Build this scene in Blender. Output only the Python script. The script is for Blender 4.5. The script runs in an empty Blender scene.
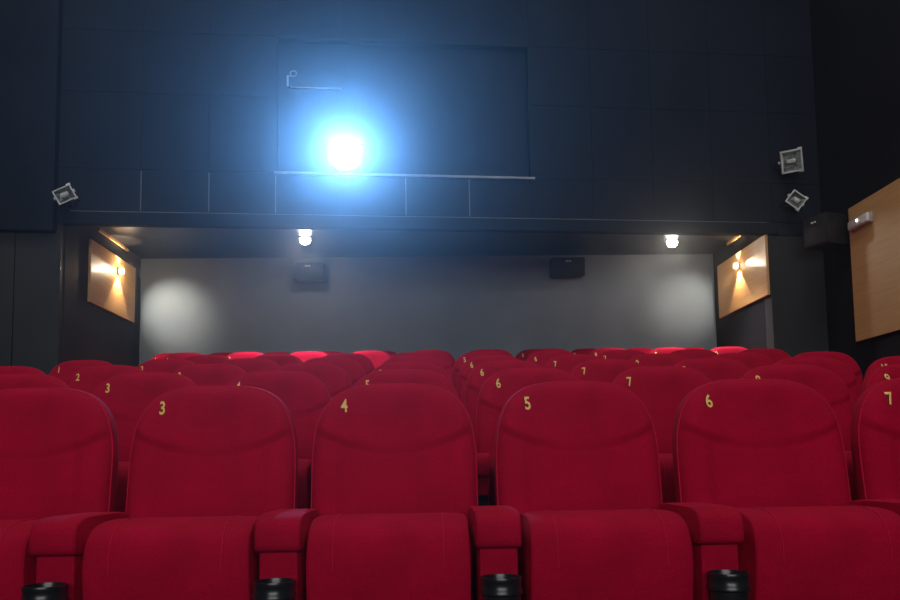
import bpy, bmesh, math, random
from mathutils import Vector, Matrix, Euler
random.seed(7)
scene = bpy.context.scene
COL = scene.collection
PI = math.pi

# ------------------------------------------------------------------ materials
def new_mat(name):
    m = bpy.data.materials.new(name); m.use_nodes = True
    nt = m.node_tree
    return m, nt, nt.nodes['Principled BSDF']

def mottled(name, c1, c2, rough=.6, scale=4.0, metallic=0.0, bump=0.0, bump_scale=60.0, spec=.5, stretch=(1, 1, 1), rough2=None):
    """two close shades of one colour, mixed by noise; optional fine bump"""
    m, nt, b = new_mat(name)
    tc = nt.nodes.new('ShaderNodeTexCoord')
    mp = nt.nodes.new('ShaderNodeMapping'); mp.inputs['Scale'].default_value = stretch
    nt.links.new(tc.outputs['Object'], mp.inputs['Vector'])
    n = nt.nodes.new('ShaderNodeTexNoise'); n.inputs['Scale'].default_value = scale; n.inputs['Detail'].default_value = 5
    nt.links.new(mp.outputs['Vector'], n.inputs['Vector'])
    r = nt.nodes.new('ShaderNodeValToRGB')
    r.color_ramp.elements[0].position = .35; r.color_ramp.elements[1].position = .65
    r.color_ramp.elements[0].color = (*c1, 1); r.color_ramp.elements[1].color = (*c2, 1)
    nt.links.new(n.outputs['Fac'], r.inputs['Fac'])
    nt.links.new(r.outputs['Color'], b.inputs['Base Color'])
    b.inputs['Roughness'].default_value = rough
    b.inputs['Metallic'].default_value = metallic
    b.inputs['Specular IOR Level'].default_value = spec
    if bump:
        n2 = nt.nodes.new('ShaderNodeTexNoise'); n2.inputs['Scale'].default_value = bump_scale
        nt.links.new(mp.outputs['Vector'], n2.inputs['Vector'])
        bp = nt.nodes.new('ShaderNodeBump'); bp.inputs['Strength'].default_value = bump; bp.inputs['Distance'].default_value = .005
        nt.links.new(n2.outputs['Fac'], bp.inputs['Height'])
        nt.links.new(bp.outputs['Normal'], b.inputs['Normal'])
    return m

def velvet(name, c1, c2, sheen=.04):
    m, nt, b = new_mat(name)
    tc = nt.nodes.new('ShaderNodeTexCoord')
    v = nt.nodes.new('ShaderNodeTexVoronoi'); v.inputs['Scale'].default_value = 130; v.inputs['Randomness'].default_value = .6
    nt.links.new(tc.outputs['Object'], v.inputs['Vector'])
    n = nt.nodes.new('ShaderNodeTexNoise'); n.inputs['Scale'].default_value = 7; n.inputs['Detail'].default_value = 6
    nt.links.new(tc.outputs['Object'], n.inputs['Vector'])
    r = nt.nodes.new('ShaderNodeValToRGB')
    r.color_ramp.elements[0].position = .3; r.color_ramp.elements[1].position = .7
    r.color_ramp.elements[0].color = (*c1, 1); r.color_ramp.elements[1].color = (*c2, 1)
    nt.links.new(n.outputs['Fac'], r.inputs['Fac'])
    r2 = nt.nodes.new('ShaderNodeValToRGB')
    r2.color_ramp.elements[0].position = .15; r2.color_ramp.elements[1].position = .45
    r2.color_ramp.elements[0].color = (1.16, 1.16, 1.16, 1); r2.color_ramp.elements[1].color = (.94, .94, .94, 1)
    nt.links.new(v.outputs['Distance'], r2.inputs['Fac'])
    mx = nt.nodes.new('ShaderNodeMix'); mx.data_type = 'RGBA'; mx.blend_type = 'MULTIPLY'; mx.inputs[0].default_value = 1
    nt.links.new(r.outputs['Color'], mx.inputs[6]); nt.links.new(r2.outputs['Color'], mx.inputs[7])
    nt.links.new(mx.outputs[2], b.inputs['Base Color'])
    bp = nt.nodes.new('ShaderNodeBump'); bp.inputs['Strength'].default_value = .25; bp.inputs['Distance'].default_value = .002
    nt.links.new(v.outputs['Distance'], bp.inputs['Height']); nt.links.new(bp.outputs['Normal'], b.inputs['Normal'])
    b.inputs['Roughness'].default_value = .85; b.inputs['Specular IOR Level'].default_value = .1
    b.inputs['Sheen Weight'].default_value = sheen; b.inputs['Sheen Roughness'].default_value = .35
    b.inputs['Sheen Tint'].default_value = (1, .05, .15, 1)
    return m

def wood(name, c1, c2):
    m, nt, b = new_mat(name)
    tc = nt.nodes.new('ShaderNodeTexCoord')
    mp = nt.nodes.new('ShaderNodeMapping'); mp.inputs['Scale'].default_value = (3, .6, 14)
    nt.links.new(tc.outputs['Object'], mp.inputs['Vector'])
    n = nt.nodes.new('ShaderNodeTexNoise'); n.inputs['Scale'].default_value = 3.5; n.inputs['Detail'].default_value = 8; n.inputs['Distortion'].default_value = .6
    nt.links.new(mp.outputs['Vector'], n.inputs['Vector'])
    r = nt.nodes.new('ShaderNodeValToRGB')
    r.color_ramp.elements[0].position = .3; r.color_ramp.elements[1].position = .7
    r.color_ramp.elements[0].color = (*c1, 1); r.color_ramp.elements[1].color = (*c2, 1)
    nt.links.new(n.outputs['Fac'], r.inputs['Fac']); nt.links.new(r.outputs['Color'], b.inputs['Base Color'])
    b.inputs['Roughness'].default_value = .5; b.inputs['Specular IOR Level'].default_value = .35
    return m

def glow(name, color, strength):
    m, nt, b = new_mat(name)
    b.inputs['Base Color'].default_value = (.8, .8, .8, 1)
    b.inputs['Emission Color'].default_value = (*color, 1)
    b.inputs['Emission Strength'].default_value = strength
    return m

M = {}
M['velvet'] = velvet('red_velvet', (.36, .0010, .024), (.46, .0014, .032))
M['piping'] = velvet('red_piping', (.52, .006, .045), (.60, .008, .055), .3)
M['thread'] = mottled('gold_thread', (.97, .54, .13), (1.0, .62, .18), .5, 200)
M['thread_dark'] = mottled('dark_thread', (.010, .004, .005), (.016, .006, .008), .8, 200)
M['plastic'] = mottled('black_plastic', (.010, .011, .013), (.018, .019, .022), .28, 12)
M['metal_frame'] = mottled('dark_steel', (.02, .02, .022), (.03, .03, .033), .45, 20, .6)
M['wall_navy'] = mottled('navy_wall_panel', (.0125, .0155, .0245), (.016, .020, .031), .7, 2.0, bump=.15, bump_scale=90, spec=.06)
M['wall_black'] = mottled('black_wall_paint', (.010, .011, .014), (.014, .015, .020), .65, 1.6, spec=.12)
M['wall_pilaster'] = mottled('charcoal_wall_panel', (.030, .032, .036), (.037, .040, .044), .6, 1.8, spec=.2)
M['wall_grey'] = mottled('grey_wall_paint', (.19, .242, .285), (.235, .295, .345), .55, 1.3, bump=.1, bump_scale=30, spec=.35)
M['wall_dark'] = mottled('dark_grey_wall_paint', (.030, .032, .036), (.040, .042, .046), .6, 1.5, spec=.12)
M['ceiling'] = mottled('dark_ceiling_paint', (.014, .014, .016), (.019, .019, .021), .4, 2.0, spec=.4)
M['trim'] = mottled('grey_metal_trim', (.20, .23, .27), (.28, .31, .35), .4, 8, .3)
M['seam'] = mottled('pale_seam_strip', (.08, .09, .105), (.11, .12, .14), .5, 8)  # paler grey than the tiles beside it
M['carpet'] = mottled('dark_carpet', (.012, .008, .010), (.022, .014, .016), .95, 40, bump=.4, bump_scale=300, spec=.1)
M['wood'] = wood('oak_veneer', (.58, .345, .140), (.68, .42, .180))
M['silver'] = mottled('silver_housing', (.66, .68, .68), (.76, .78, .78), .38, 14, .1)
M['reflector'] = mottled('dimpled_reflector', (.40, .41, .41), (.56, .57, .57), .3, 60, .2, bump=.5, bump_scale=90)
M['tube'] = mottled('frosted_lamp_tube', (.90, .90, .88), (.96, .96, .94), .3, 30)
M['speaker'] = mottled('speaker_shell', (.007, .008, .010), (.010, .011, .013), .5, 15)
M['mesh'] = mottled('speaker_grille_cloth', (.008, .009, .011), (.013, .014, .017), .75, 250, bump=.5, bump_scale=400)
M['white'] = mottled('white_plastic', (.66, .65, .62), (.74, .73, .70), .4, 12)
M['grey_plastic'] = mottled('grey_plastic', (.34, .33, .32), (.42, .41, .40), .45, 12)
M['projector'] = mottled('projector_shell', (.05, .055, .065), (.07, .075, .085), .4, 10)
M['lens'] = glow('lit_lens', (.80, .91, 1.0), 60)
M['bulb'] = glow('lit_downlight_bulb', (1.0, .90, .74), 60)
M['sconce_bulb'] = glow('lit_sconce_slot', (1.0, .82, .58), 25)
M['led'] = glow('lit_indicator_led', (.95, .97, 1.0), 12)
M['glass'], _nt, _b = new_mat('clear_lamp_glass')
_b.inputs['Base Color'].default_value = (.9, .93, .93, 1); _b.inputs['Roughness'].default_value = .08
_b.inputs['Transmission Weight'].default_value = 1; _b.inputs['IOR'].default_value = 1.1

# ------------------------------------------------------------------ mesh helpers
def obj(name, bm, mat, parent=None, smooth=True, angle=40):
    bmesh.ops.recalc_face_normals(bm, faces=bm.faces)
    me = bpy.data.meshes.new(name); bm.to_mesh(me); bm.free()
    for m in (mat if isinstance(mat, (list, tuple)) else [mat]):
        me.materials.append(m)
    if smooth:
        me.polygons.foreach_set('use_smooth', [True] * len(me.polygons))
        me.set_sharp_from_angle(angle=math.radians(angle))
    o = bpy.data.objects.new(name, me); COL.objects.link(o)
    if parent: o.parent = parent
    return o

def thing(name, label, cat, loc=(0, 0, 0), rot=(0, 0, 0), group=None):
    o = bpy.data.objects.new(name, None); COL.objects.link(o)
    o.empty_display_size = .1
    o.location = loc; o.rotation_euler = rot
    o['label'] = label; o['category'] = cat
    if group: o['group'] = group
    return o

def struct(name, bm, mat, parent=None, smooth=False):
    o = obj(name, bm, mat, parent, smooth)
    if not parent: o['kind'] = 'structure'
    return o

def box(bm, x0, x1, y0, y1, z0, z1, bevel=0, mtx=None, seg=2, mi=0):
    vs = [bm.verts.new((x, y, z)) for z in (z0, z1) for y in (y0, y1) for x in (x0, x1)]
    fs = [bm.faces.new([vs[i] for i in q]) for q in ((0, 2, 3, 1), (4, 5, 7, 6), (0, 1, 5, 4), (2, 6, 7, 3), (0, 4, 6, 2), (1, 3, 7, 5))]
    for f in fs: f.material_index = mi
    if bevel:
        es = list({e for f in fs for e in f.edges})
        r = bmesh.ops.bevel(bm, geom=es, offset=bevel, segments=seg, profile=.5, affect='EDGES')
        vs = list({v for f in r['faces'] for v in f.verts} | {v for v in vs if v.is_valid})
        for f in r['faces']: f.material_index = mi
    if mtx:
        bmesh.ops.transform(bm, matrix=mtx, verts=[v for v in vs if v.is_valid])
    return bm

def tube(bm, pts, r, n=8, closed=False):
    pts = [Vector(p) for p in pts]; N = len(pts); rings = []
    for i, p in enumerate(pts):
        a = pts[(i - 1) % N] if (closed or i > 0) else p
        b = pts[(i + 1) % N] if (closed or i < N - 1) else p
        t = (b - a).normalized()
        u = t.cross(Vector((0, 1, 0)))
        if u.length < .05: u = t.cross(Vector((1, 0, 0)))
        u.normalize(); w = t.cross(u)
        rings.append([bm.verts.new(p + r * (math.cos(2 * PI * k / n) * u + math.sin(2 * PI * k / n) * w)) for k in range(n)])
    for i in range(N if closed else N - 1):
        A, B = rings[i], rings[(i + 1) % N]
        for k in range(n):
            bm.faces.new((A[k], A[(k + 1) % n], B[(k + 1) % n], B[k]))
    if not closed:
        bm.faces.new(rings[0][::-1]); bm.faces.new(rings[-1])
    return bm

def lathe(bm, prof, n=32, mtx=None, mi=0):
    """profile of (radius, height) turned round the z axis"""
    rings = []; allv = []
    for r, z in prof:
        if r < 1e-6:
            v = bm.verts.new((0, 0, z)); rings.append([v]); allv.append(v)
        else:
            rg = [bm.verts.new((r * math.cos(2 * PI * k / n), r * math.sin(2 * PI * k / n), z)) for k in range(n)]
            rings.append(rg); allv += rg
    for A, B in zip(rings, rings[1:]):
        for k in range(n):
            k2 = (k + 1) % n
            if len(A) == 1 and len(B) == 1: continue
            if len(A) == 1: f = bm.faces.new((A[0], B[k], B[k2]))
            elif len(B) == 1: f = bm.faces.new((A[k], A[k2], B[0]))
            else: f = bm.faces.new((A[k], A[k2], B[k2], B[k]))
            f.material_index = mi
    if mtx: bmesh.ops.transform(bm, matrix=mtx, verts=allv)
    return bm

def catmull(P, per=5):
    out = []; N = len(P)
    for i in range(N):
        p0, p1, p2, p3 = (Vector(P[(i + k) % N]) for k in (-1, 0, 1, 2))
        for s in range(per):
            t = s / per
            out.append(.5 * ((2 * p1) + (-p0 + p2) * t + (2 * p0 - 5 * p1 + 4 * p2 - p3) * t * t + (-p0 + 3 * p1 - 3 * p2 + p3) * t ** 3))
    return out

def smooth01(t):
    t = min(1, max(0, t)); return t * t * (3 - 2 * t)

def pillow(bm, prof, hw, n=17, power=7, narrow=None, edge=.02):
    """a y-z profile drawn out along x, its two ends rounded over"""
    cy = sum(p[0] for p in prof) / len(prof); cz = sum(p[1] for p in prof) / len(prof)
    ext = max(max(abs(p[0] - cy), abs(p[1] - cz)) for p in prof)
    rings = []
    for i in range(n):
        u = math.sin((i / (n - 1) * 2 - 1) * PI / 2)
        s = 1 - (1 - max(0, 1 - abs(u) ** power) ** .5) * edge / ext * 1.0
        if i in (0, n - 1): s = 1 - edge / ext
        ring = []
        for (y, z) in prof:
            yy, zz = cy + (y - cy) * s, cz + (z - cz) * s
            k = narrow(yy, zz) if narrow else 1
            ring.append(bm.verts.new((u * hw * k, yy, zz)))
        rings.append(ring)
    m = len(prof)
    for A, B in zip(rings, rings[1:]):
        for k in range(m):
            bm.faces.new((A[k], A[(k + 1) % m], B[(k + 1) % m], B[k]))
    bm.faces.new(rings[0][::-1]); bm.faces.new(rings[-1])
    return bm

# ------------------------------------------------------------------ the cinema seat
ZT, ZB, HWID, CURVE, REC, TH = 1.003, .40, .256, .31, .15, .055
def half_width(z):
    t = (ZT - z) / CURVE
    if t >= 1: return HWID
    return HWID * max(0, 1 - (1 - max(0, t)) ** 3.3) ** (1 / 3.3)
def edge_q(x, z):
    t = max(0, 1 - (ZT - z) / CURVE)
    return min(1, (abs(x) / HWID) ** 3.3 + t ** 3.3)
def base_y(z): return (z - .93) * REC
def seam_z(x): return .778 + .055 * (x / .22) ** 2
def front_y(x, z):
    q = edge_q(x, z)
    y = base_y(z) + TH * (1 - math.sqrt(max(0, 1 - q ** 4)))
    fade = 1 - q ** 5
    zs = seam_z(x)
    if zs < ZT:
        up = smooth01((z - zs) / .032)
        y -= .024 * (.14 + .86 * min(1, (x / .2) ** 2)) * up * (1 - .75 * smooth01((z - zs) / max(.02, ZT - zs))) * fade
        y += .0022 * math.exp(-((z - zs) / .005) ** 2) * fade
        down = 1 - up
    else:
        down = 1
    y -= .007 * smooth01((abs(x) - .15) / .03) * down * fade
    y += .0025 * math.exp(-((abs(x) - .147) / .005) ** 2) * down * fade
    return y
def back_y(x, z):
    q = edge_q(x, z)
    return base_y(z) + TH + TH * math.sqrt(max(0, 1 - q ** 4))

def backrest_bm():
    bm = bmesh.new(); NU, NV = 72, 84
    F, B = [], []
    for j in range(NV + 1):
        z = ZT - (ZT - ZB) * (j / NV) ** 1.45
        hw = half_width(z)
        rf, rb = [], []
        for i in range(NU + 1):
            s = i / NU * 2 - 1
            x = hw * (.55 * s + .45 * math.sin(s * PI / 2))
            rf.append(bm.verts.new((x, front_y(x, z), z))); rb.append(bm.verts.new((x, back_y(x, z), z)))
        F.append(rf); B.append(rb)
    for G in (F, B):
        for j in range(NV):
            for i in range(NU):
                bm.faces.new((G[j][i], G[j][i + 1], G[j + 1][i + 1], G[j + 1][i]))
    for i in range(NU):
        bm.faces.new((F[NV][i], F[NV][i + 1], B[NV][i + 1], B[NV][i]))
    bmesh.ops.remove_doubles(bm, verts=bm.verts, dist=.0004)
    return bm

def outline(k=1.0, n=90):
    pts = []
    for i in range(n + 1):
        a = i / n * PI
        c, s = math.cos(a), math.sin(a)
        x = -math.copysign(abs(c) ** (2 / 3.3), c) * HWID * k
        z = ZT - CURVE + (abs(s) ** (2 / 3.3)) * CURVE * (1 - (1 - k) * .8)
        pts.append((x, z))
    return [(-HWID * k, .45)] + pts + [(HWID * k, .45)]

def text_mesh(ch, size, bold):
    cu = bpy.data.curves.new('digit', 'FONT'); cu.body = ch; cu.size = size; cu.offset = bold
    cu.align_x = 'CENTER'; cu.align_y = 'CENTER'; cu.resolution_u = 6
    t = bpy.data.objects.new('digit', cu); COL.objects.link(t)
    dg = bpy.context.evaluated_depsgraph_get(); dg.update()
    me = bpy.data.meshes.new_from_object(t.evaluated_get(dg))
    bpy.data.objects.remove(t); bpy.data.curves.remove(cu)
    return me

NUM_X, NUM_Z = -.153, .93
digit_cache = {}
def digit_mesh(n):
    if n in digit_cache: return digit_cache[n]
    bm = bmesh.new()
    for pass_, (dx, dz, lift, bold) in enumerate(((-.0022, .0005, .0015, .0016), (0, 0, .003, .0013))):
        me = text_mesh(str(n), .057, bold)
        b2 = bmesh.new(); b2.from_mesh(me); bpy.data.meshes.remove(me)
        bmesh.ops.triangulate(b2, faces=b2.faces)
        xs = [v.co.x for v in b2.verts]; ys = [v.co.y for v in b2.verts]
        cx, cy = (min(xs) + max(xs)) / 2, (min(ys) + max(ys)) / 2
        mp = {}
        for v in b2.verts:
            x = NUM_X + (v.co.x - cx) * .72 - (v.co.y - cy) * .08 + dx; z = NUM_Z + (v.co.y - cy) + dz
            mp[v] = bm.verts.new((x, front_y(x, z) - lift, z))
        for f in b2.faces:
            nf = bm.faces.new([mp[v] for v in f.verts]); nf.material_index = 1 - pass_
        b2.free()
    me = bpy.data.meshes.new('seat_number'); bm.to_mesh(me); bm.free()
    me.materials.append(M['thread']); me.materials.append(M['thread_dark'])
    digit_cache[n] = me
    return me

CUSHION = [(-.385, .215), (-.432, .33), (-.458, .45), (-.462, .52), (-.447, .568), (-.41, .598), (-.34, .612), (-.24, .612),
           (-.155, .600), (-.125, .56), (-.125, .40), (-.145, .25), (-.21, .205), (-.30, .195)]
def cushion_narrow(y, z): return 1 - .015 * smooth01((z - .50) / .10)
ARM = [(-.462, .535), (-.474, .56), (-.466, .596), (-.438, .618), (-.38, .625), (-.25, .625), (-.12, .622), (-.075, .60), (-.07, .56), (-.09, .545), (-.25, .54), (-.40, .533)]
ARM_X = .2785

def make_seat():
    r = thing('cinema_seat', '', 'seat')
    b = obj('backrest', backrest_bm(), M['velvet'], r, angle=60)
    bm = bmesh.new()
    tube(bm, [(x, front_y(x, z) - .001, z) for x, z in outline(.982)], .0024, 6)
    obj('piping', bm, M['piping'], b)
    pr = [(p[0], p[1]) for p in catmull([(y, z, 0) for y, z in CUSHION], 5)]
    bm = bmesh.new(); pillow(bm, pr, .207, 25, 11, cushion_narrow, .014)
    c = obj('cushion', bm, M['velvet'], r, angle=70)
    sel = [p for p in pr[:36] if p[1] > .47]
    for s in (-1, 1):
        bm = bmesh.new(); tube(bm, [(s * .139, y - (.001 if z < .57 else 0), z + (.001 if z > .57 else 0)) for y, z in sel], .0018, 6)
        obj('piping', bm, M['piping'], c)
    # arm console on the seat's left-hand side as the sitter faces (the right in the picture)
    bm = bmesh.new(); pillow(bm, [(p[0], p[1]) for p in catmull([(y, z, 0) for y, z in ARM], 4)], .057, 13, 9, None, .009)
    bmesh.ops.translate(bm, verts=bm.verts, vec=(ARM_X, 0, 0))
    obj('armrest', bm, M['velvet'], r, angle=60)
    bm = bmesh.new(); box(bm, ARM_X - .05, ARM_X + .05, -.448, -.08, .02, .545, .012)
    p = obj('arm_post', bm, M['velvet'], r)
    bm = bmesh.new(); box(bm, ARM_X - .06, ARM_X + .06, -.46, -.06, 0, .022, .004)
    obj('foot_plate', bm, M['metal_frame'], p)
    bm = bmesh.new()
    lathe(bm, [(0, .36), (.044, .36), (.047, .367), (.0490, .425), (.0530, .429), (.0530, .437), (.0500, .441), (.0505, .458), (.0520, .463), (.0505, .469), (.0470, .469), (.0450, .462), (.042, .385), (0, .381)], 32,
          Matrix.Translation((ARM_X, -.5015, 0)))
    box(bm, ARM_X - .035, ARM_X + .035, -.462, -.44, .37, .42, .003)
    obj('cup_holder', bm, M['plastic'], r)
    # rear shell and the bar that carries cushion and back
    bm = bmesh.new(); box(bm, -.20, .20, base_y(.5) + 2 * TH, base_y(.5) + 2 * TH + .015, .36, .62, .006)
    obj('rear_shell', bm, M['plastic'], r)
    bm = bmesh.new(); box(bm, -ARM_X + .06, ARM_X - .045, -.10, -.04, .36, .42, .006)
    obj('hinge_bar', bm, M['metal_frame'], r)
    return r

def copy_tree(o, parent=None):
    c = o.copy(); COL.objects.link(c)
    if parent: c.parent = parent
    for ch in list(o.children): copy_tree(ch, c)
    return c

ORD = ['first', 'second', 'third', 'fourth', 'fifth', 'sixth', 'seventh', 'eighth', 'ninth', 'tenth', 'eleventh', 'twelfth']
# row: distance of the backs, floor level, centre of first seat, seat pitch, first number, how many
ROWS = [   # pitch left of the column under the lens is a little tighter than right of it
    (2.626, 0.0,   -3, 2, 6),
    (3.670, .160,  -4, 2, 8),
    (4.720, .320,  -5, 1, 10),
    (5.770, .482,  -5, 1, 10),
    (6.810, .645,  -4, 1, 9),
    (8.060, .831,  -2.289, 1, 10),
    (9.100, .966,  -2.731, 1, 11),
]
def seat_x(ri, a, k):
    if ri < 5:
        c = a + k
        return .466 + (c * .574 if c > 0 else c * .555 - .011 * (c < 0))
    return a + k * (.582, .562)[ri - 5]
proto = make_seat()
proto_used = False
all_seats = []
for ri, (yy, fz, a0, n0, cnt) in enumerate(ROWS):
    for k in range(cnt):
        all_seats.append((ri, k, seat_x(ri, a0, k), yy, fz, n0 + k, cnt))
def seat_label(ri, k, n, cnt):
    if ri == 0: return 'large red velvet cinema seat in the front row, %s from the left in the picture' % ORD[k] if k == 0 else \
        'large red velvet cinema seat with gold number %d in the front row' % n
    if ri <= 3: return 'red velvet cinema seat with gold number %d in the %s row from the front' % (n, ORD[ri])
    if ri == 6: return 'red cinema seat in the rearmost row against the grey back wall, %s from the left' % ORD[k]
    return 'red cinema seat in the %s row from the front, %s from its left end' % (ORD[ri], ORD[k])
SKIP = set()
built = []
for ri, k, x, yy, fz, n, cnt in all_seats:
    if (ri, k) in SKIP: continue
    if not proto_used: s = proto; proto_used = True
    else: s = copy_tree(proto)
    s.location = (x, yy, fz)
    if ri < 5 and x > (.9 if ri == 0 else 1.5):      # the seats at this end of the rows have slightly wider backs
        [c for c in s.children if c.name.startswith('backrest')][0].scale.x = 1.045
    s['label'] = seat_label(ri, k, n, cnt); s['category'] = 'seat'; s['group'] = 'red cinema seats'
    built.append((s, n))
for s, n in built:                       # each seat gets its own number
    num = bpy.data.objects.new('seat_number', digit_mesh(n)); COL.objects.link(num)
    num.parent = [c for c in s.children if c.name.startswith('backrest')][0]
    num['label'] = 'gold embroidered seat number %d' % n

# ------------------------------------------------------------------ room shell
XL, XR, HALL_TOP, Y_FRONT = -3.76, 3.83, 6.5, -7.2
AL, AR, ALC_TOP, Y_BACK = -3.16, 3.276, 3.064, 9.4
KB = .082
def by(x): return 7.34 + KB * (x + 3.16)          # face of the upper wall, slightly skewed to the rows
BROT = math.atan(KB)
def bbox(bm, x0, x1, d0, d1, z0, z1, bevel=0, mi=0):
    """box on the upper wall: x along it, d out of it towards the hall"""
    L = 1 / math.cos(BROT)
    m = Matrix.Translation((0, by(0), 0)) @ Matrix.Rotation(BROT, 4, 'Z')
    return box(bm, x0 * L, x1 * L, -d1, -d0, z0, z1, bevel, m, mi=mi)

bm = bmesh.new()
edges = [Y_FRONT] + [r[0] - .62 for r in ROWS[1:]] + [Y_BACK + .1]
for (r, a, b) in zip(ROWS, edges, edges[1:]):
    box(bm, XL - .1, XR + .1, a, b, -.3, r[1])
struct('floor', bm, M['carpet'])
bm = bmesh.new(); box(bm, XL - .1, XR + .1, Y_FRONT - .1, 8.2, HALL_TOP, HALL_TOP + .1); struct('ceiling', bm, M['wall_black'])
bm = bmesh.new(); box(bm, XL - .1, XL, Y_FRONT, 7.6, -.3, HALL_TOP); struct('wall_left', bm, M['wall_black'])
bm = bmesh.new(); box(bm, XR, XR + .1, Y_FRONT, 8.1, -.3, HALL_TOP); struct('wall_right', bm, M['wall_black'])
bm = bmesh.new(); box(bm, XL - .1, XR + .1, Y_FRONT - .1, Y_FRONT, -.3, HALL_TOP); struct('wall_front', bm, M['wall_black'])
bm = bmesh.new(); box(bm, AL - .1, AR + .1, Y_BACK, Y_BACK + .1, .5, ALC_TOP + .1); struct('wall_back', bm, M['wall_grey'])
bm = bmesh.new(); box(bm, AL - .1, AL, by(AL) + .10, Y_BACK, .3, ALC_TOP); struct('wall_alcove_left', bm, M['wall_dark'])
bm = bmesh.new(); box(bm, AR, AR + .1, by(AR) + .10, Y_BACK, .3, ALC_TOP); struct('wall_alcove_right', bm, M['wall_black'])
bm = bmesh.new(); bbox(bm, AL - .1, AR + .1, -1.1, -.06, ALC_TOP, ALC_TOP + .06); box(bm, AL - .1, AR + .1, 8.2, Y_BACK + .1, ALC_TOP + .001, ALC_TOP + .061); struct('ceiling_alcove', bm, M['ceiling'])

# walls beside the alcove, two boards each with a narrow joint
bm = bmesh.new()
bbox(bm, XL - .05, AL, -.12, -.02, -.3, 2.99); bbox(bm, XL, -3.541, -.03, .0, -.3, 2.817, .004); bbox(bm, -3.534, AL, -.03, .0, -.3, 2.817, .004)
struct('wall_pilaster_left', bm, M['wall_pilaster'])
bm = bmesh.new()
bbox(bm, AR, XR + .05, -.12, -.02, -.3, 2.99); bbox(bm, AR, AR + .05, -.03, .02, -.3, 2.853, .004); bbox(bm, AR + .055, XR, -.03, .0, -.3, 2.853, .004)
struct('wall_pilaster_right', bm, M['wall_dark'])

# the upper wall: tiles with open joints over a slab, a hole for the projection window
LX, LZ = -.712, 3.542
WX0, WX1, WZ0, WZ1 = -1.330, 1.004, 3.377, 4.652
bm = bmesh.new()
for (a, b, c, d) in ((XL - .05, WX0, 2.871, HALL_TOP), (WX1, XR + .05, 2.871, HALL_TOP), (WX0, WX1, 2.871, WZ0), (WX0, WX1, WZ1, HALL_TOP)):
    bbox(bm, a, b, -.06, -.012, c, d)
sx = [-3.195] + [-2.497 + .5836 * k for k in range(10)] + [3.338, XR]
zz_side = [2.996, 3.377, 4.079, 4.652, 5.27, 5.90, 6.48]
for a, b in zip(sx, sx[1:]):
    for c, d in zip(zz_side, zz_side[1:]):
        if a > WX0 - .05 and b < WX1 + .05 and c > WZ0 - .05 and d < WZ1 + .05: continue
        bbox(bm, a + .002, b - .002, -.02, .0, c + .0015, d - .0015, .001)
bbox(bm, AL, AR + .1, -.02, .022, 2.871, 2.983, .006)          # the fascia over the alcove
bbox(bm, XL - .05, -3.2, -.02, .09, 2.79, HALL_TOP, .006)   # the corner casing at the left
struct('wall_bulkhead', bm, M['wall_navy'])
# pale strips in the joints of the lowest tiles
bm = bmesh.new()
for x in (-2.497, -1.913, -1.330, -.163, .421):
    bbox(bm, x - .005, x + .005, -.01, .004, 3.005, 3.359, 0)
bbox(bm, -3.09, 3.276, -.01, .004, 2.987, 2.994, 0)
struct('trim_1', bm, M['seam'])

# projection window: a recess with a sill, the projector stands in it
win = thing('window_1', '', ''); del win['label']; del win['category']; win['kind'] = 'structure'
bm = bmesh.new()
for (a, b, c, d) in ((WX0 - .03, WX0, WZ0 - .03, WZ1 + .03), (WX1, WX1 + .03, WZ0 - .03, WZ1 + .03), (WX0, WX1, WZ0 - .03, WZ0), (WX0, WX1, WZ1, WZ1 + .03)):
    bbox(bm, a, b, -.12, -.012, c, d)
for (a, b, c, d) in ((WX0, LX - .16, WZ0, WZ1), (LX + .16, WX1, WZ0, WZ1), (LX - .16, LX + .16, LZ + .16, WZ1)):
    bbox(bm, a, b, -.12, -.09, c, d)
obj('window_reveal', bm, M['wall_navy'], win, False)
bm = bmesh.new(); bbox(bm, WX0 - .01, WX1 + .03, -.05, .030, WZ0 - .022, WZ0 + .001, .003); obj('window_sill', bm, M['trim'], win, False)
bm = bmesh.new()
bbox(bm, WX0 - .01, WX0 + .012, -.05, .008, WZ0, WZ1, .003); bbox(bm, WX1 - .012, WX1 + .01, -.05, .008, WZ0, WZ1, .003); bbox(bm, WX0 - .01, WX1 + .01, -.05, .008, WZ1 - .012, WZ1 + .01, .003)
obj('window_frame', bm, M['wall_navy'], win, False)

def bpoint(x, d, z): return Vector((x, by(x), z)) + Vector((KB, -1, 0)).normalized() * d
pj = thing('projector', 'dark film projector with blazing blue-white lens in the projection window', 'projector', bpoint(LX, 0, WZ0), (0, 0, BROT))
bm = bmesh.new(); box(bm, -.26, .26, .16, .66, .02, .34, .02); body = obj('body', bm, M['projector'], pj)
bm = bmesh.new()
for sx_ in (-.22, .22):
    for sy_ in (.22, .64): lathe(bm, [(0, 0), (.025, 0), (.025, .022), (0, .022)], 16, Matrix.Translation((sx_, sy_, 0)))
obj('feet', bm, M['plastic'], body)
RX = Matrix.Translation((0, 0, LZ - WZ0)) @ Matrix.Rotation(PI / 2, 4, 'X')
bm = bmesh.new(); lathe(bm, [(.11, -.17), (.11, -.06), (.145, -.05), (.155, .02), (.155, .035), (.142, .035), (.138, .01), (.10, -.02)], 40, RX); obj('lens_barrel', bm, M['plastic'], pj)
bm = bmesh.new(); lathe(bm, [(0, .026), (.06, .023), (.11, .014), (.137, .002), (.137, -.004), (0, -.006)], 40, RX); lens = obj('lens', bm, M['lens'], pj); lens['label'] = 'glowing projector lens'

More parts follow.
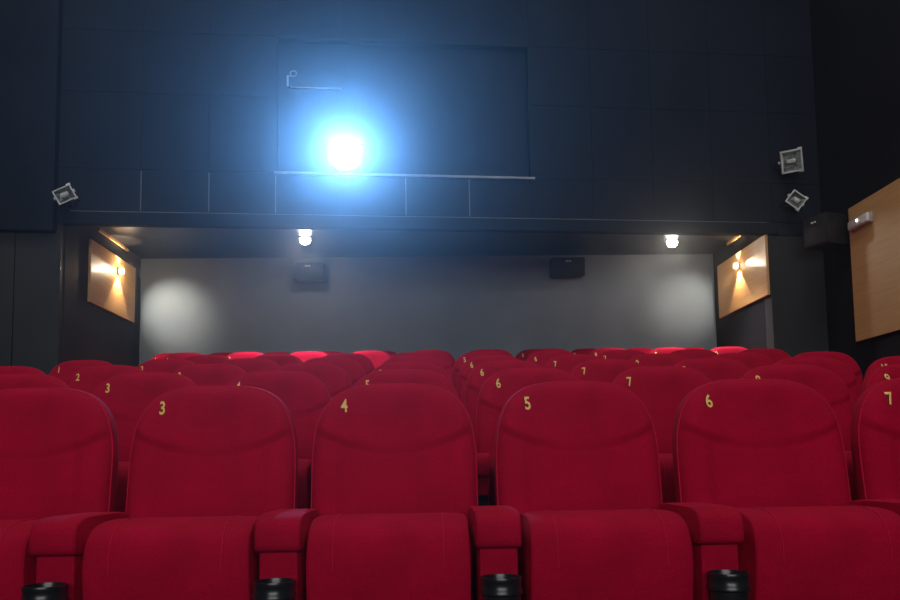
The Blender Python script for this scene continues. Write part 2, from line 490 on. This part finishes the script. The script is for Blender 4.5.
# little bracket with a ring, and the pale rail under it
br = thing('sensor_bracket', 'tiny white bracket holding a ring on the upper wall, above the projector', 'bracket', bpoint(-1.204, -.09, 4.214), (0, 0, BROT))
bm = bmesh.new(); box(bm, -.035, -.018, -.026, 0, 0, .105, .004); box(bm, -.035, .02, -.026, -.012, .092, .107, .004); obj('arm', bm, M['trim'], br)
bm = bmesh.new(); tube(bm, [(  .025 + .027 * math.cos(a), -.018, .125 + .027 * math.sin(a)) for a in [2 * PI * k / 24 for k in range(24)]], .008, 8, True); obj('ring', bm, M['trim'], br)
rl = thing('metal_rail', 'short pale horizontal rail on the dark window recess, up and left of the projector', 'rail', bpoint(-.972, -.09, 4.209), (0, 0, BROT))
bm = bmesh.new(); box(bm, -.24, .24, -.022, -.008, -.006, .006, .002); obj('bar', bm, M['trim'], rl)
bm = bmesh.new(); box(bm, -.20, -.185, -.010, 0, -.005, .005); obj('stand_off', bm, M['wall_navy'], rl)
bm = bmesh.new(); box(bm, .185, .20, -.010, 0, -.005, .005); obj('stand_off', bm, M['wall_navy'], rl)

# ------------------------------------------------------------------ floodlights on the upper wall
def floodlight(label, x, z, w, h, roll, tilt, pan, standoff=.16):
    """square halogen flood on a yoke; its face looks into the hall"""
    r = thing('floodlight', label, 'floodlight', bpoint(x, 0, z), (0, 0, BROT), 'square floodlights on the rear wall')
    head = Matrix.Translation((0, -standoff, 0)) @ Euler((tilt, roll, pan), 'XYZ').to_matrix().to_4x4()
    hx, hz = w / 2, h / 2
    bm = bmesh.new()
    # tapered tray: wide at the front, narrower behind
    ring = lambda s, y: [bm.verts.new((sx * hx * s, y, sz * hz * s)) for sx, sz in ((-1, -1), (1, -1), (1, 1), (-1, 1))]
    A, B, C, D = ring(1, -.045), ring(1, -.02), ring(.72, .05), ring(.86, -.045)
    E2 = ring(.62, .035)
    for P, Q in ((A, B), (B, C), (A, D)):
        for k in range(4): bm.faces.new((P[k], P[(k + 1) % 4], Q[(k + 1) % 4], Q[k]))
    bm.faces.new(C)
    bmesh.ops.transform(bm, matrix=head, verts=bm.verts)
    hs = obj('housing', bm, M['silver'], r, False)
    bm = bmesh.new()
    ring2 = lambda s, y: [bm.verts.new((sx * hx * s, y, sz * hz * s)) for sx, sz in ((-1, -1), (1, -1), (1, 1), (-1, 1))]
    P, Q = ring2(.86, -.040), ring2(.50, .03)
    for k in range(4): bm.faces.new((P[k], P[(k + 1) % 4], Q[(k + 1) % 4], Q[k]))
    bm.faces.new(Q); bmesh.ops.transform(bm, matrix=head, verts=bm.verts)
    rf = obj('reflector', bm, M['reflector'], r, False)
    bm = bmesh.new(); box(bm, -hx * .87, hx * .87, -.047, -.043, -hz * .87, hz * .87, 0, head); obj('front_glass', bm, M['glass'], hs, False)
    bm = bmesh.new(); tube(bm, [head @ Vector((-hx * .42, -.012, 0)), head @ Vector((hx * .42, -.012, 0))], .019, 12); obj('lamp_tube', bm, M['tube'], rf)
    bm = bmesh.new()
    for s in (-1, 1):
        tube(bm, [head @ Vector((s * (hx + .002), 0, 0)), head @ Vector((s * (hx + .014), 0, 0))], .014, 10)
    for cz in (-1, 1): box(bm, hx - .03, hx + .006, -.035, -.01, cz * hz - .010, cz * hz + .010, .002, head)
    obj('latches', bm, M['silver'], hs)
    bm = bmesh.new()
    for s in (-1, 1):
        a = head @ Vector((s * (hx + .012), 0, 0)); b_ = Vector((s * (hx + .012) * .9, -.02, a.z * .2 - .03))
        tube(bm, [a, a.lerp(b_, .5), b_], .007, 8)
    tube(bm, [Vector((-(hx + .012) * .9, -.02, -.03)), Vector(((hx + .012) * .9, -.02, -.03))], .007, 8)
    yk = obj('yoke', bm, M['plastic'], r)
    bm = bmesh.new(); box(bm, -.03, .03, -.02, .0, -.06, .0, .004); obj('wall_plate', bm, M['plastic'], yk)
    return r
floodlight('tilted silver floodlight at the left end of the rear wall', -3.088, 3.085, .158, .122, math.radians(-30), math.radians(18), math.radians(10))
floodlight('larger upper silver floodlight at the right end of the rear wall', 3.455, 3.54, .200, .208, math.radians(-9), math.radians(18), math.radians(-10))
floodlight('smaller lower silver floodlight, turned like a diamond, at the right end of rear wall', 3.49, 3.165, .150, .130, math.radians(38), math.radians(18), math.radians(-10))

# slim oak mouldings where the alcove's side walls meet its ceiling
bm = bmesh.new(); box(bm, AL, AL + .022, 8.15, 8.95, ALC_TOP - .03, ALC_TOP, .003); struct('trim_2', bm, M['wood'])
bm = bmesh.new(); box(bm, AR - .022, AR, 8.10, 8.90, ALC_TOP - .03, ALC_TOP, .003); struct('trim_3', bm, M['wood'])

# ------------------------------------------------------------------ speakers
def wall_speaker(label, loc, rot, w, h, d, tilt=0, bk=0, group=None):
    r = thing('wall_speaker', label, 'speaker', loc, rot, group)
    T = Matrix.Rotation(tilt, 4, 'X')
    bm = bmesh.new(); box(bm, -w / 2, w / 2, -d, -.04, -h / 2, h / 2, .008, T); cab = obj('cabinet', bm, M['speaker'], r)
    bm = bmesh.new(); box(bm, -w / 2 + .012, w / 2 - .012, -d - .012, -d + .002, -h / 2 + .012, h / 2 - .012, .005, T); g = obj('grille', bm, M['mesh'], r)
    bm = bmesh.new()
    box(bm, -.034, -.004, -d - .016, -d - .011, h * .24, h * .24 + .016, .002, T); box(bm, .002, .026, -d - .016, -d - .011, h * .24, h * .24 + .016, .002, T)
    obj('badge', bm, M['white'], g)
    bm = bmesh.new(); box(bm, -.05, .05, -.05, bk, -.06, .06, .006); obj('bracket', bm, M['plastic'], r)
    return r
wall_speaker('black box speaker on the grey back wall, below the left downlight', (-1.271, Y_BACK, 2.88), (0, 0, 0), .33, .19, .24, math.radians(6), group='surround speakers')
wall_speaker('black box speaker on the grey back wall, right of its middle', (1.585, Y_BACK, 2.907), (0, 0, 0), .365, .20, .24, math.radians(6), group='surround speakers')
cs = wall_speaker('black box speaker in the right rear corner beside the large wood panel', (XR - .03, 7.52, 2.785), (0, 0, math.radians(-70)), .28, .28, .29, math.radians(0), bk=.025, group='surround speakers')

# ------------------------------------------------------------------ wood panels and what hangs on them
def wood_panel(name, label, x0, x1, y0, y1, z0, z1):
    bm = bmesh.new(); box(bm, x0, x1, y0, y1, z0, z1, .003)
    o = obj(name, bm, M['wood'], None, False); o['label'] = label; o['category'] = 'wall panel'; o['group'] = 'oak wall panels'
    return o
wood_panel('wood_panel', 'oak wall panel lit by a sconce on the left alcove wall', AL + .004, AL + .03, 7.93, 9.147, 2.298, 2.898)
wood_panel('wood_panel', 'oak wall panel lit by a sconce on the right alcove wall', AR - .03, AR - .004, 7.86, 9.20, 2.29, 2.875)
wood_panel('wood_panel', 'large oak wall panel on the right hall wall carrying an emergency light', XR - .035, XR - .004, 5.0, 7.337, 1.756, 2.958)

em = thing('emergency_light', 'pale emergency light box near the top of the large oak panel', 'emergency light', (XR - .035, 7.10, 2.772), (0, 0, -PI / 2))
bm = bmesh.new(); box(bm, -.17, .17, -.02, 0, -.046, .046, .006); bb = obj('base', bm, M['grey_plastic'], em)
bm = bmesh.new(); box(bm, -.165, .165, -.055, -.018, -.040, .040, .014, seg=3); df = obj('diffuser', bm, M['white'], em)
bm = bmesh.new(); lathe(bm, [(0, .006), (.008, .005), (.011, 0), (0, -.002)], 16, Matrix.Translation((.01, -.057, .010)) @ Matrix.Rotation(PI / 2, 4, 'X')); obj('indicator', bm, M['led'], df)

def spot(name, loc, target, power, angle, blend, color, radius=.02, parent=None):
    l = bpy.data.lights.new(name, 'SPOT'); l.energy = power; l.spot_size = math.radians(angle); l.spot_blend = blend; l.color = color; l.shadow_soft_size = radius
    o = bpy.data.objects.new(name, l); COL.objects.link(o)
    o.location = loc; d = Vector(target) - Vector(loc)
    o.rotation_euler = d.to_track_quat('-Z', 'Y').to_euler()
    return o
WARM = (1.0, .74, .46)
def sconce(label, wx, s, y, z, back_target, front_target, spill, rear):
    """small wall lamp; s = +1 when it looks towards +x"""
    r = thing('wall_sconce', label, 'wall lamp', (wx, y, z), (0, 0, s * PI / 2), 'sconces on the alcove panels')
    bm = bmesh.new(); box(bm, -.035, .035, -.014, 0, -.035, .035, .004); obj('back_plate', bm, M['silver'], r)
    bm = bmesh.new(); box(bm, -.026, .026, -.055, -.014, -.026, .026, .006); hd = obj('lamp_head', bm, M['silver'], r)
    for q in ((-.016, .016, .025, .028), (-.016, .016, -.028, -.025)):
        bm = bmesh.new(); box(bm, q[0], q[1], -.045, -.022, q[2], q[3]); obj('light_slot', bm, M['sconce_bulb'], hd)
    for q in (-1, 1):
        bm = bmesh.new(); box(bm, q * .0265 - .0015, q * .0265 + .0015, -.045, -.022, -.016, .016); obj('light_slot', bm, M['sconce_bulb'], hd)
    px = wx + s * .034
    spot('sconce_down', (px, y, z - .035), (px - s * .06, y, z - 1), 30, 88, .15, WARM, .006)
    spot('sconce_up', (px, y, z + .035), (px - s * .04, y, z + 1), 14, 80, .2, WARM, .006)
    spot('sconce_rear', (px, y + .035, z), back_target, rear, 60, 1, (1, .86, .70), .006)
    spot('sconce_fore', (px, y - .035, z), front_target, 30, 20, .8, (1, .86, .70), .006)
    l = bpy.data.lights.new('sconce_spill', 'POINT'); l.energy = spill; l.color = WARM; l.shadow_soft_size = .02
    o = bpy.data.objects.new('sconce_spill', l); COL.objects.link(o); o.location = (wx + s * .10, y, z)
    return r
sconce('small lit wall sconce on the left alcove wood panel', AL + .03, 1, 8.63, 2.75, (-2.80, Y_BACK, 2.46), (AL + .0, 7.44, 2.62), 4.6, 46)
sconce('small lit wall sconce on the right alcove wood panel', AR - .03, -1, 8.55, 2.732, (2.96, Y_BACK, 2.49), (AR + .0, 7.7, 2.64), 1.0, 26)

# ------------------------------------------------------------------ downlights
def downlight(label, x, y):
    r = thing('downlight', label, 'ceiling light', (x, y, ALC_TOP), (0, 0, 0), 'alcove downlights')
    bm = bmesh.new(); lathe(bm, [(.07, -.002), (.075, -.012), (.062, -.016), (.052, -.010), (.050, -.001)], 32); obj('trim_ring', bm, M['metal_frame'], r)
    bm = bmesh.new(); lathe(bm, [(0, -.072), (.022, -.070), (.043, -.058), (.054, -.036), (.054, -.014), (.050, -.001), (0, -.001)], 24); b_ = obj('bulb', bm, M['bulb'], r)
    spot('downlight_beam', (x, y, ALC_TOP - .10), (x, y - .35, 1.8), 55, 95, 1, (1.0, .93, .86), .04)
    spot('downlight_spill', (x, y, ALC_TOP - .10), (x, y - 1, ALC_TOP - .55), 12, 120, .5, (1.0, .93, .86), .03)
    return r
downlight('bright ceiling downlight left of the middle, over the back row', -1.215, 8.547)
downlight('bright ceiling downlight at the right, over the back row', 2.627, 8.77)

# the front pair of downlights, up behind the fascia
spot('fascia_downlight', (-1.215, 7.68, ALC_TOP - .06), (-1.215, 7.95, 1.6), 200, 104, 1, (1.0, .93, .88), .05)
spot('fascia_downlight', (2.627, 7.965, ALC_TOP - .06), (2.627, 8.15, 1.6), 140, 100, 1, (1.0, .93, .88), .05)

# ------------------------------------------------------------------ light of the hall
def area(name, loc, rot, sx, sy, power, color):
    l = bpy.data.lights.new(name, 'AREA'); l.shape = 'RECTANGLE'; l.size = sx; l.size_y = sy; l.energy = power; l.color = color
    o = bpy.data.objects.new(name, l); COL.objects.link(o); o.location = loc; o.rotation_euler = rot
    return o
area('screen_glow', (0, Y_FRONT + .15, 3.4), (PI / 2, 0, 0), 7.4, 3.2, 355, (1.0, .97, .96))       # the lit cinema screen
for x in (-2.2, 2.2):
    area('ceiling_fill', (x, .6, HALL_TOP - .1), (0, 0, 0), 1.2, 1.2, 30, (1, .93, .86))  # unseen fill lamps, added overhead to give the seats more shape
    area('ceiling_fill', (x, 4.6, HALL_TOP - .1), (0, 0, 0), 1.2, 1.2, 52, (1, .93, .86))  # unseen fill added further back to brighten the large oak panel

spot('projector_beam', bpoint(LX, .10, LZ), (0, -7, 3.2), 1270, 62, .55, (.13, .42, 1.0), .07)

w = bpy.data.worlds.new('hall_air'); scene.world = w; w.use_nodes = True
nt = w.node_tree; bg = nt.nodes['Background']; bg.inputs['Color'].default_value = (.5, .6, .8, 1); bg.inputs['Strength'].default_value = 0.0
vs = nt.nodes.new('ShaderNodeVolumeScatter'); vs.inputs['Density'].default_value = .0085; vs.inputs['Anisotropy'].default_value = .915
nt.links.new(vs.outputs[0], nt.nodes['World Output'].inputs['Volume'])

# ------------------------------------------------------------------ camera
cam = bpy.data.cameras.new('camera'); co = bpy.data.objects.new('camera', cam); COL.objects.link(co); scene.camera = co
cam.sensor_width = 36; cam.lens = 850 / 900 * 36; cam.shift_y = 86 / 900; cam.clip_start = .05
R = Matrix.Rotation(-24 / 850, 4, 'Z') @ Matrix.Rotation(PI / 2 + math.radians(5.15), 4, 'X') @ Matrix.Rotation(-.015, 4, 'Z')
co.matrix_world = Matrix.Translation((0, 0, .75)) @ R

vsn = scene.view_settings
scene.display_settings.display_device = 'sRGB'
vsn.view_transform = 'Standard'; vsn.look = 'None'; vsn.exposure = 0; vsn.gamma = 1; vsn.use_curve_mapping = False
